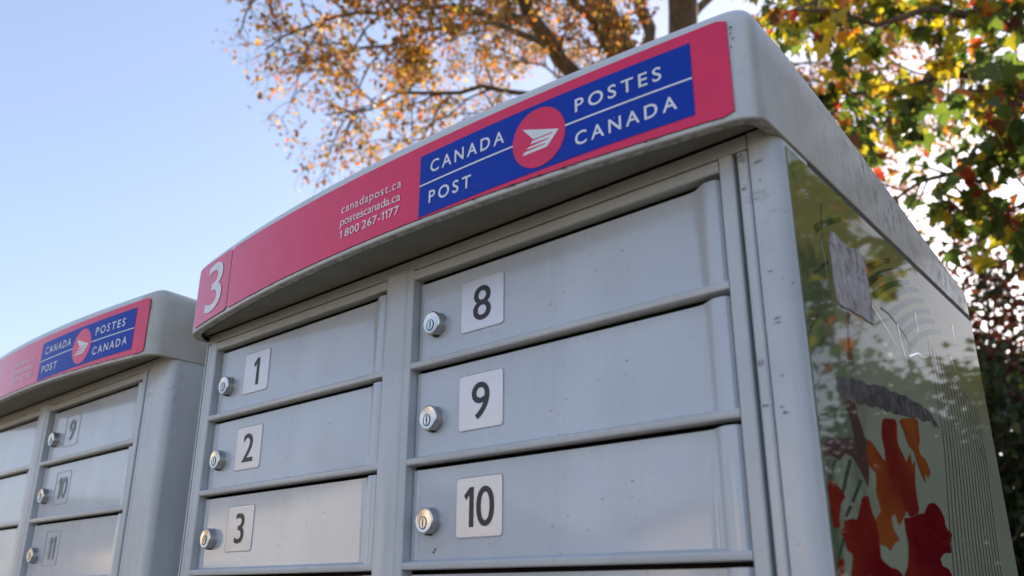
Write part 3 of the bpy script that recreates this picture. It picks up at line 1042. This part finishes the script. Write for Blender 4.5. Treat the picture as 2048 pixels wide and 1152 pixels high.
def sprout(parents, per_m, length, spread, droop, seg, r0, tmin=0.15, fwd=0.5):
    """side shoots from a list of (points, radii)"""
    out = []
    for pts, rad in parents:
        L = np.linalg.norm(np.diff(pts, axis=0), axis=1).sum()
        n = max(1, int(L * per_m + rng.random()))
        for _ in range(n):
            t = tmin + (1 - tmin) * rng.random() ** 0.8
            k = t * (len(pts) - 1)
            i = min(int(k), len(pts) - 2)
            p = pts[i] + (pts[i + 1] - pts[i]) * (k - i)
            d = pts[i + 1] - pts[i]
            d = d / (np.linalg.norm(d) + 1e-9)
            q = rng.normal(0, 1, 3)
            q -= d * (q @ d)
            q /= np.linalg.norm(q)
            v = d * fwd + q * spread
            v /= np.linalg.norm(v)
            ln = length * rng.uniform(0.5, 1.25) * (1.15 - 0.5 * t)
            pp = [p]
            for s in range(seg):
                v = v + rng.normal(0, 0.16, 3) + np.array((0, 0, -droop))
                v /= np.linalg.norm(v)
                pp.append(pp[-1] + v * ln / seg)
            r = min(r0 * rng.uniform(0.7, 1.2), rad[i] * 0.75)
            out.append((np.array(pp), np.linspace(r, r * 0.3, seg + 1)))
    return out


MAPLE = [(0.0, -0.02), (0.10, 0.02), (0.34, -0.02), (0.26, 0.12), (0.52, 0.26), (0.34, 0.33), (0.44, 0.52), (0.22, 0.46), (0.18, 0.62), (0.13, 0.72), (0.0, 1.0),
         (-0.13, 0.72), (-0.18, 0.62), (-0.22, 0.46), (-0.44, 0.52), (-0.34, 0.33), (-0.52, 0.26), (-0.26, 0.12), (-0.34, -0.02), (-0.10, 0.02)]
OVAL = [(0.0, 0.0), (0.22, 0.22), (0.30, 0.50), (0.17, 0.80), (0.0, 1.0), (-0.17, 0.80), (-0.30, 0.50), (-0.22, 0.22)]


def leaf_template(outline, fold=0.25, curl=0.25):
    o = np.array(outline)
    c = np.array([[0.0, 0.38]])
    p = np.r_[c, o]
    z = fold * np.abs(p[:, 0]) - curl * (p[:, 1] - 0.3) ** 2
    v = np.c_[p, z]
    n = len(o)
    f = np.array([(0, 1 + i, 1 + (i + 1) % n) for i in range(n)])
    return v, f


def leaf_frames(pos, up, hang):
    """random orientation per leaf: the blade hangs outward and down"""
    n = len(pos)
    d = rng.normal(0, 1, (n, 3))
    d[:, 2] -= hang
    d /= np.linalg.norm(d, axis=1)[:, None]
    q = rng.normal(0, 1, (n, 3)) + np.array((0, 0, up))
    x = np.cross(d, q)
    x /= np.linalg.norm(x, axis=1)[:, None]
    z = np.cross(x, d)
    return np.stack([x, d, z], 2)            # columns: leaf x, y, z


def leaf_mesh(name, pos, frames, size, tints, tmpl, m):
    tv, tf = tmpl
    n, k = len(pos), len(tv)
    V = (np.einsum('nij,kj->nki', frames, tv) * size[:, None, None] + pos[:, None, :]).reshape(-1, 3)
    F = (tf[None] + (np.arange(n) * k)[:, None, None]).reshape(-1, 3)
    me = bpy.data.meshes.new(name)
    me.vertices.add(len(V))
    me.vertices.foreach_set('co', V.astype(np.float32).ravel())
    me.loops.add(F.size)
    me.loops.foreach_set('vertex_index', F.astype(np.int32).ravel())
    me.polygons.add(len(F))
    me.polygons.foreach_set('loop_start', (np.arange(len(F)) * 3).astype(np.int32))
    me.update(calc_edges=True)
    ca = me.color_attributes.new('tint', 'FLOAT_COLOR', 'POINT')
    c = np.repeat(np.c_[tints, np.ones(n)], k, 0)
    ca.data.foreach_set('color', c.astype(np.float32).ravel())
    me.materials.append(m)
    return me


def tint_pick(n, palette, weights, jitter=0.25):
    p = np.array(palette)
    c = p[rng.choice(len(p), n, p=np.array(weights) / sum(weights))]
    return np.clip(c * rng.uniform(1 - jitter, 1 + jitter, (n, 1)) * rng.uniform(0.9, 1.1, (n, 3)), 0.003, 0.9)


def leaf_spots(twigs, per, spread):
    P = []
    for pts, rad in twigs:
        for _ in range(rng.poisson(per)):
            t = rng.uniform(0.25, 1.0) * (len(pts) - 1)
            i = min(int(t), len(pts) - 2)
            P.append(pts[i] + (pts[i + 1] - pts[i]) * (t - i) + rng.normal(0, spread, 3))
    return np.array(P)


def limb(pix, r0, r1, n=14, wob=0.03):
    p = resample([at(*q) for q in pix], n, wob)
    return p, np.linspace(r0, r1, n)


def project(P):
    c = (P - CAM) @ CR.T
    return np.stack([PPX + FPX * c[:, 0] / c[:, 2], PPY + FPX * c[:, 1] / c[:, 2]], 1), c[:, 2]


# --- the big half-bare tree behind the cabinets
D = 11.0
base_a = at(1395, 560, D)
base_a[2] = 0.0
fork = at(1372, 330, D)
trunk_a = (resample([base_a, fork, at(1366, 60, D), at(1362, -200, D + 0.1), at(1350, -650, D + 0.2)], 22, 0.01), np.linspace(0.30, 0.13, 22))
limbs_a = [
    limb([(1372, 330, D), (1300, 200, D - 0.2), (1236, 90, D - 0.4), (1180, -10, D - 0.5), (1110, -190, D - 0.6), (1050, -420, D - 0.8)], 0.20, 0.085),
    limb([(1340, 250, D), (1308, 120, D + 0.4), (1280, 0, D + 0.6), (1240, -200, D + 0.8)], 0.11, 0.06),
    limb([(1330, 290, D - 0.1), (1200, 200, D - 0.8), (1120, 120, D - 1.0), (1060, 35, D - 1.2), (1000, -60, D - 1.3), (900, -220, D - 1.5)], 0.13, 0.05),
    limb([(1000, -60, D - 1.3), (860, -60, D - 1.6), (740, -40, D - 1.9), (600, -30, D - 2.1), (480, 0, D - 2.2)], 0.05, 0.012),
    limb([(1110, 105, D - 1.0), (1000, 45, D - 0.6), (900, 45, D - 0.3), (800, 85, D - 0.2), (680, 110, D - 0.1), (570, 150, D)], 0.045, 0.010),
    limb([(1060, 35, D - 1.2), (930, 25, D - 1.9), (800, 10, D - 2.2), (690, 20, D - 2.5), (590, 50, D - 2.6), (530, 100, D - 2.6)], 0.04, 0.008),
    limb([(1200, 200, D - 0.8), (1080, 190, D - 1.2), (960, 170, D - 1.5), (850, 185, D - 1.6), (740, 210, D - 1.7), (650, 230, D - 1.8)], 0.045, 0.008),
    limb([(1230, 220, D - 0.6), (1100, 250, D - 0.4), (980, 240, D - 0.3), (880, 270, D - 0.2), (790, 300, D - 0.1)], 0.035, 0.006),
    limb([(1300, 200, D - 0.2), (1180, 60, D - 1.2), (1120, -60, D - 1.8), (1000, -150, D - 2.3), (800, -190, D - 2.6), (640, -160, D - 2.8), (520, -120, D - 2.9)], 0.06, 0.012),
    limb([(1362, -150, D), (1480, -200, D - 0.3), (1600, -120, D - 0.6), (1720, -20, D - 0.8), (1800, 80, D - 0.9)], 0.08, 0.012),
    limb([(1366, 60, D), (1450, -40, D + 0.5), (1560, -30, D + 0.9), (1680, 60, D + 1.2), (1780, 170, D + 1.4), (1840, 260, D + 1.5)], 0.06, 0.010),
    limb([(1372, 150, D), (1500, 100, D - 0.5), (1620, 170, D - 0.8), (1700, 240, D - 1.0), (1770, 330, D - 1.1)], 0.045, 0.008),
    limb([(1366, 200, D), (1440, 150, D + 0.6), (1560, 160, D + 1.2), (1660, 250, D + 1.5), (1740, 360, D + 1.7)], 0.045, 0.008),
    limb([(1280, 0, D + 0.6), (1200, -60, D + 1.4), (1090, -60, D + 2.0), (960, 20, D + 2.4), (860, 110, D + 2.6)], 0.05, 0.010),
    limb([(1366, 0, D), (1400, -150, D - 1.0), (1380, -300, D - 2.0), (1300, -420, D - 2.8)], 0.06, 0.015),
    limb([(1330, 290, D), (1250, 230, D + 0.8), (1150, 160, D + 1.4), (1080, 130, D + 1.8), (1000, 100, D + 2.1)], 0.04, 0.010),
]
b1 = sprout(limbs_a, 3.6, 1.25, 0.85, 0.10, 6, 0.018, tmin=0.30, fwd=0.7)
b2 = sprout(b1, 5.5, 0.55, 0.9, 0.10, 4, 0.007, tmin=0.2, fwd=0.7)
b3 = sprout(b2, 6.0, 0.24, 1.0, 0.12, 3, 0.0035, tmin=0.3, fwd=0.6)
tree = empty('autumn_tree', base_a, 'tall half-bare tree with thin brown and orange leaves behind the cabinets', 'tree')
def wood(name, br, parent, m=M_BARK):
    v, f = tubes(br)
    return link(name, mesh_of(name, v, f, [m], smooth=60), parent, tuple(-np.array(parent.location)))
wood('trunk', [(trunk_a[0], trunk_a[1], 14)], tree)
for q in limbs_a:
    wood('limb', [(q[0], q[1], 8)], tree)
o = wood('twigs', [(p, r, 4) for p, r in b1] + [(p, r, 3) for p, r in b2 + b3], tree)
o['kind'] = 'stuff'
spots = np.r_[leaf_spots(b3, 8.0, 0.05), leaf_spots(b2, 7.0, 0.06)]
uvp, _ = project(spots)
# the crown is barest at its outer left and lower edge
edge = np.clip((uvp[:, 0] - 430) / 330, 0.10, 1) * np.clip(1.25 - np.clip(uvp[:, 1] - 130, 0, None) / 300 * (uvp[:, 0] < 1400), 0.25, 1)
spots = spots[rng.random(len(spots)) < edge]
n = len(spots)
PAL_A = [(0.30, 0.13, 0.025), (0.20, 0.085, 0.03), (0.36, 0.22, 0.03), (0.12, 0.065, 0.03), (0.24, 0.15, 0.08), (0.38, 0.10, 0.015), (0.14, 0.12, 0.03)]
me = leaf_mesh('crown', spots, leaf_frames(spots, 0.6, 0.7), rng.uniform(0.035, 0.085, n), tint_pick(n, PAL_A, [5, 5, 5, 4, 3, 1.2, 4]), leaf_template(OVAL, 0.35, 0.6), M_LEAF)
link('crown', me, tree, tuple(-np.array(tree.location)), kind='stuff')
print('tree A leaves', n)

# --- the maple on the right, its low branches close to the cabinet
E_ = 5.2
base_b = at(2520, 900, 6.0)
base_b[2] = 0.0
trunk_b = (resample([base_b, at(2500, 500, 6.0), at(2450, 150, 6.0), at(2400, -300, 6.1)], 16, 0.01), np.linspace(0.16, 0.08, 16))
limbs_b = [
    limb([(2460, 200, 6.0), (2250, 130, 5.5), (2060, 75, 5.2), (1960, 40, 5.0), (1850, 25, 4.9), (1720, 10, 4.8), (1590, 20, 4.7)], 0.050, 0.008),
    limb([(2480, 330, 6.0), (2250, 230, 5.6), (2050, 160, 5.3), (1920, 140, 5.2), (1790, 170, 5.1), (1670, 220, 5.0), (1600, 260, 5.0)], 0.045, 0.006),
    limb([(2490, 430, 6.0), (2250, 330, 5.4), (2080, 290, 5.0), (1970, 300, 4.8), (1870, 350, 4.7), (1780, 400, 4.6), (1720, 430, 4.6)], 0.040, 0.005),
    limb([(2490, 480, 6.0), (2280, 420, 5.2), (2120, 390, 4.8), (2030, 400, 4.6), (1960, 440, 4.5)], 0.035, 0.006),
    limb([(2420, 0, 6.0), (2200, -80, 5.6), (2000, -120, 5.4), (1820, -90, 5.3), (1680, -40, 5.2), (1560, 30, 5.1)], 0.045, 0.008),
    limb([(2430, 80, 6.0), (2300, 40, 6.3), (2100, 60, 6.6), (1950, 110, 6.8), (1820, 200, 6.9), (1740, 280, 7.0)], 0.040, 0.006),
    limb([(2400, -200, 6.0), (2200, -250, 5.8), (1980, -230, 5.6), (1760, -160, 5.5), (1600, -80, 5.4), (1540, -20, 5.4)], 0.045, 0.008),
    limb([(2470, 260, 6.0), (2280, 180, 5.0), (2130, 170, 4.6), (2040, 200, 4.4), (1960, 260, 4.3)], 0.030, 0.005),
    limb([(2480, 300, 6.0), (2600, 200, 5.7), (2750, 120, 5.5), (2950, 80, 5.4), (3200, 60, 5.4)], 0.045, 0.008),
    limb([(2460, 100, 6.0), (2600, -50, 6.2), (2800, -120, 6.4), (3050, -150, 6.5), (3500, -250, 6.5)], 0.045, 0.008),
    limb([(2480, 330, 6.0), (2650, 320, 5.4), (2900, 280, 5.0), (3300, 230, 4.8), (3700, 200, 4.8)], 0.04, 0.008),
    limb([(2480, 380, 6.0), (2700, 230, 5.6), (3000, 150, 5.2), (3400, 60, 5.0)], 0.04, 0.008),
    limb([(2450, 150, 6.0), (2620, 100, 5.2), (2850, 40, 4.8), (3200, -40, 4.6)], 0.04, 0.008),
    limb([(2440, -50, 6.0), (2560, -200, 5.6), (2750, -350, 5.2), (3000, -500, 5.0)], 0.04, 0.008),
]
c1 = sprout(limbs_b, 8.0, 0.60, 0.85, 0.10, 5, 0.008, tmin=0.25, fwd=0.7)
c2 = sprout(c1, 7.0, 0.24, 0.95, 0.16, 3, 0.0035, tmin=0.25, fwd=0.7)
maple = empty('maple_tree', base_b, 'maple tree with green, yellow and red lobed leaves hanging over the cabinet marked 3', 'tree')
wood('trunk', [(trunk_b[0], trunk_b[1], 14)], maple)
for q in limbs_b:
    wood('limb', [(q[0], q[1], 8)], maple)
o = wood('twigs', [(p, r, 4) for p, r in c1] + [(p, r, 3) for p, r in c2], maple)
o['kind'] = 'stuff'
spots = np.r_[leaf_spots(c2, 4.4, 0.03), leaf_spots(c1, 3.6, 0.045)]
uvp, dep = project(spots)
dens = np.ones(len(spots))
low = (uvp[:, 1] > 270) & (uvp[:, 0] > 1640)
dens[low] = 0.75
sunhole = np.hypot((uvp[:, 0] - 2030) / 60, (uvp[:, 1] - 540) / 45) < 1
dens[sunhole] = 0.2
spots = spots[rng.random(len(spots)) < dens]
uvp, dep = project(spots)
n = len(spots)
PAL_B = [(0.075, 0.115, 0.020), (0.045, 0.080, 0.018), (0.24, 0.22, 0.020), (0.42, 0.30, 0.022), (0.45, 0.15, 0.02), (0.30, 0.045, 0.022), (0.12, 0.05, 0.025)]
tints = tint_pick(n, PAL_B, [7, 6, 4.0, 2.0, 1.6, 1.3, 2])
q = np.sin(spots[:, 0] * 2.3 + 1.0) + np.sin(spots[:, 1] * 2.9 + 0.4) + np.sin(spots[:, 2] * 3.7 + 2.0)   # colour turns branch by branch
grn = (q < 0.4) & (rng.random(n) < 0.5)
tints[grn] = tint_pick(int(grn.sum()), PAL_B[:3], [6, 5, 2])
yel = (uvp[:, 1] < 180) & (uvp[:, 0] < 1900) & (rng.random(n) < 0.45)
tints[yel] = tint_pick(int(yel.sum()), [(0.46, 0.36, 0.02), (0.30, 0.28, 0.02), (0.50, 0.24, 0.02)], [4, 3, 1])
frames = leaf_frames(spots, 1.2, 1.3)
size = rng.uniform(0.06, 0.13, n)
tm = leaf_template(MAPLE, 0.18, 0.30)
vis = (uvp[:, 0] > 1560) & (uvp[:, 0] < 2048) & (uvp[:, 1] > -5) & (uvp[:, 1] < 520) & (dep > 0)
rank = np.where(vis, size / dep, 0)
pick = np.argsort(-rank)[:298]
rest = np.setdiff1d(np.arange(n), pick)
link('crown', leaf_mesh('crown', spots[rest], frames[rest], size[rest], tints[rest], tm, M_LEAF), maple, tuple(-np.array(maple.location)), kind='stuff')
LV = []
for c, j in [((0.075, 0.115, 0.020), 0), ((0.05, 0.085, 0.018), 0), ((0.25, 0.23, 0.020), 0), ((0.42, 0.31, 0.022), 0), ((0.45, 0.15, 0.02), 0), ((0.30, 0.045, 0.022), 0), ((0.13, 0.055, 0.025), 0), ((0.14, 0.15, 0.02), 0)]:
    LV.append((np.array(c), leaf_mesh('leaf', np.zeros((1, 3)), np.eye(3)[None], np.ones(1), np.array([c]), tm, M_LEAF)))
bl = np.array(maple.location)
for i in pick:
    me = min(LV, key=lambda q: np.abs(q[0] - tints[i]).sum())[1]
    o = bpy.data.objects.new('leaf', me)
    COL.objects.link(o)
    o.parent = maple
    m4 = Matrix([[*(frames[i][r] * size[i]), spots[i][r] - bl[r]] for r in range(3)] + [[0, 0, 0, 1]])
    o.matrix_basis = m4
print('maple leaves', n)


# --- shrubs along the back of the lawn
def shrub(u, dist, height, width, label, pal, wts, n, seed, leafsize=(0.06, 0.11), pos=None):
    p = at(u, 900, dist) if pos is None else pos
    b = np.array((p[0], p[1], 0.0))
    root = empty('shrub', b, label, 'shrub', 'dark shrubs along the lawn')
    stems = []
    for k in range(9):
        a = rng.uniform(0, 2 * math.pi)
        s = rng.uniform(0.2, 0.9) * width / 2
        top = b + np.array((math.cos(a) * s, math.sin(a) * s, height * rng.uniform(0.7, 0.98)))
        stems.append((resample([b + np.array((math.cos(a), math.sin(a), 0)) * 0.12, b * 0.5 + top * 0.5 + rng.normal(0, 0.08, 3), top], 8, 0.02), np.linspace(0.035, 0.008, 8)))
    sh1 = sprout(stems, 9, 0.45 * width / 1.6, 1.0, 0.02, 4, 0.008, tmin=0.1, fwd=0.5)
    wood('stem', [(q[0], q[1], 5) for q in stems] + [(q[0], q[1], 3) for q in sh1], root)
    sp = leaf_spots(sh1 + stems, n / (len(sh1) + len(stems)), 0.11)
    # lumpy outline
    lump = 0.75 + 0.25 * np.sin(sp[:, 0] * 5 + seed) * np.cos(sp[:, 2] * 4 + seed)
    sp = sp[rng.random(len(sp)) < lump]
    k = len(sp)
    me = leaf_mesh('foliage', sp, leaf_frames(sp, 0.8, 0.2), rng.uniform(*leafsize, k), tint_pick(k, pal, wts, 0.3), leaf_template(OVAL, 0.3, 0.3), M_EVERGREEN)
    link('foliage', me, root, tuple(-b), kind='stuff')


G = [(0.030, 0.050, 0.018), (0.045, 0.065, 0.020), (0.022, 0.038, 0.016), (0.075, 0.085, 0.025)]
RD = [(0.030, 0.050, 0.018), (0.11, 0.030, 0.022), (0.16, 0.05, 0.02), (0.05, 0.045, 0.02)]
shrub(1985, 7.6, 3.1, 2.6, 'dark evergreen shrub close behind the maple leaf film side', G, [4, 3, 3, 1], 12000, 1)
shrub(2190, 8.2, 3.1, 2.6, 'dark evergreen shrub with a few yellow leaves, under the maple branches', G, [4, 3, 3, 2], 11000, 2)
shrub(1900, 9.4, 4.9, 2.6, 'tall red-leaved shrub behind the dark evergreen shrubs', RD, [3, 3, 2, 2], 11000, 3)
shrub(2075, 10.2, 4.9, 2.8, 'tall rust-brown shrub under the low sun', RD, [4, 2, 2, 3], 10000, 5)
shrub(2400, 9.0, 3.5, 2.8, 'low rounded dark shrub beside the maple trunk', G, [4, 3, 3, 1], 14000, 4)
shrub(2650, 9.5, 3.5, 3.0, 'low rounded dark shrub just beyond the maple trunk', G, [4, 3, 3, 1], 14000, 6)
shrub(2980, 9.0, 3.3, 3.2, 'wide low dark shrub second beyond the maple trunk', G, [4, 3, 3, 1], 14000, 7)
shrub(3450, 8.5, 3.2, 3.4, 'wide low dark shrub farthest beyond the maple trunk', G, [4, 3, 3, 1], 14000, 8)
for px, py, hh, ww, lb in ((5.0, 4.4, 6.0, 3.2, 'tall dense evergreen nearest the shrub row'), (6.0, 1.6, 6.5, 3.4, 'tall dense evergreen closest to the road')):
    shrub(0, 0, hh, ww, lb, G, [4, 3, 3, 1], 9000, px * 3, (0.12, 0.22), (px, py))


# ------------------------------------------------------------------ houses across the street (seen in the glossy doors)
def house(cx, cy, w, d, eave, ridge, wall, label, face=1):
    """gabled house; its front looks towards +y"""
    root = empty('house', (cx, cy, 0), label, 'house', 'houses across the street')
    y1 = d / 2
    H = lambda name, vf, m, par=root, sm=None: link(name, mesh_of(name, *vf, [m], smooth=sm), par)
    g = [(-w / 2, 0.0), (w / 2, 0.0), (w / 2, eave), (0, ridge), (-w / 2, eave)]
    wl = H('wall', prism(g, 'y', -y1, y1), wall)
    nb = int(eave / 0.2)
    bme = mesh_of('siding_board', *prism([(y1 + 0.002, 0.0), (y1 + 0.028, 0.0), (y1 + 0.012, 0.194), (y1 + 0.002, 0.194)], 'x', -w / 2, w / 2), [wall])
    for i in range(nb):
        link('siding_board', bme, wl, (0, 0, 0.2 * i))
    t = 0.18
    ov = 0.35
    k = (ridge - eave) / (w / 2)
    rp = [(-w / 2 - ov, eave - k * ov + 0.02), (0, ridge + 0.02), (w / 2 + ov, eave - k * ov + 0.02), (w / 2 + ov, eave - k * ov + t), (0, ridge + t), (-w / 2 - ov, eave - k * ov + t)]
    rf = H('roof', prism(rp, 'y', -y1 - 0.4, y1 + 0.4), M_ROOF)
    H('chimney', bar('z', ridge - 0.9, ridge + 0.9, w * 0.18, w * 0.18 + 0.7, -0.4, 0.4, 0.02), M_ROOF, rf)
    for x in (-w * 0.32, w * 0.02, w * 0.33):
        if abs(x - w * 0.02) < 0.1:
            dr = H('door', box(x - 0.5, x + 0.5, y1 + 0.03, y1 + 0.09, 0.05, 2.15), M_WOODDOOR)
            H('frame', join(box(x - 0.62, x - 0.5, y1 + 0.03, y1 + 0.12, 0.05, 2.27), box(x + 0.5, x + 0.62, y1 + 0.03, y1 + 0.12, 0.05, 2.27), box(x - 0.5, x + 0.5, y1 + 0.03, y1 + 0.12, 2.15, 2.27)), M_TRIM, dr)
            continue
        wd = H('window', box(x - 0.8, x + 0.8, y1 + 0.03, y1 + 0.06, 0.95, 2.25), M_GLASS)
        H('frame', join(box(x - 0.9, x - 0.8, y1 + 0.03, y1 + 0.11, 0.85, 2.35), box(x + 0.8, x + 0.9, y1 + 0.03, y1 + 0.11, 0.85, 2.35), box(x - 0.8, x + 0.8, y1 + 0.03, y1 + 0.11, 2.25, 2.35),
                        box(x - 0.8, x + 0.8, y1 + 0.03, y1 + 0.11, 0.85, 0.95), box(x - 0.03, x + 0.03, y1 + 0.06, y1 + 0.10, 0.95, 2.25)), M_TRIM, wd)


house(-23.0, -21.0, 11, 8, 3.0, 5.6, M_SIDING, 'cream sided house with a dark gabled roof and chimney across the street')
house(-40.0, -17.5, 10, 8, 3.0, 5.4, M_SIDING2, 'beige sided house next to the cream one across the street')
house(-7.0, -23.5, 11, 8, 3.0, 5.2, M_SIDING2, 'beige sided house straight across the street')
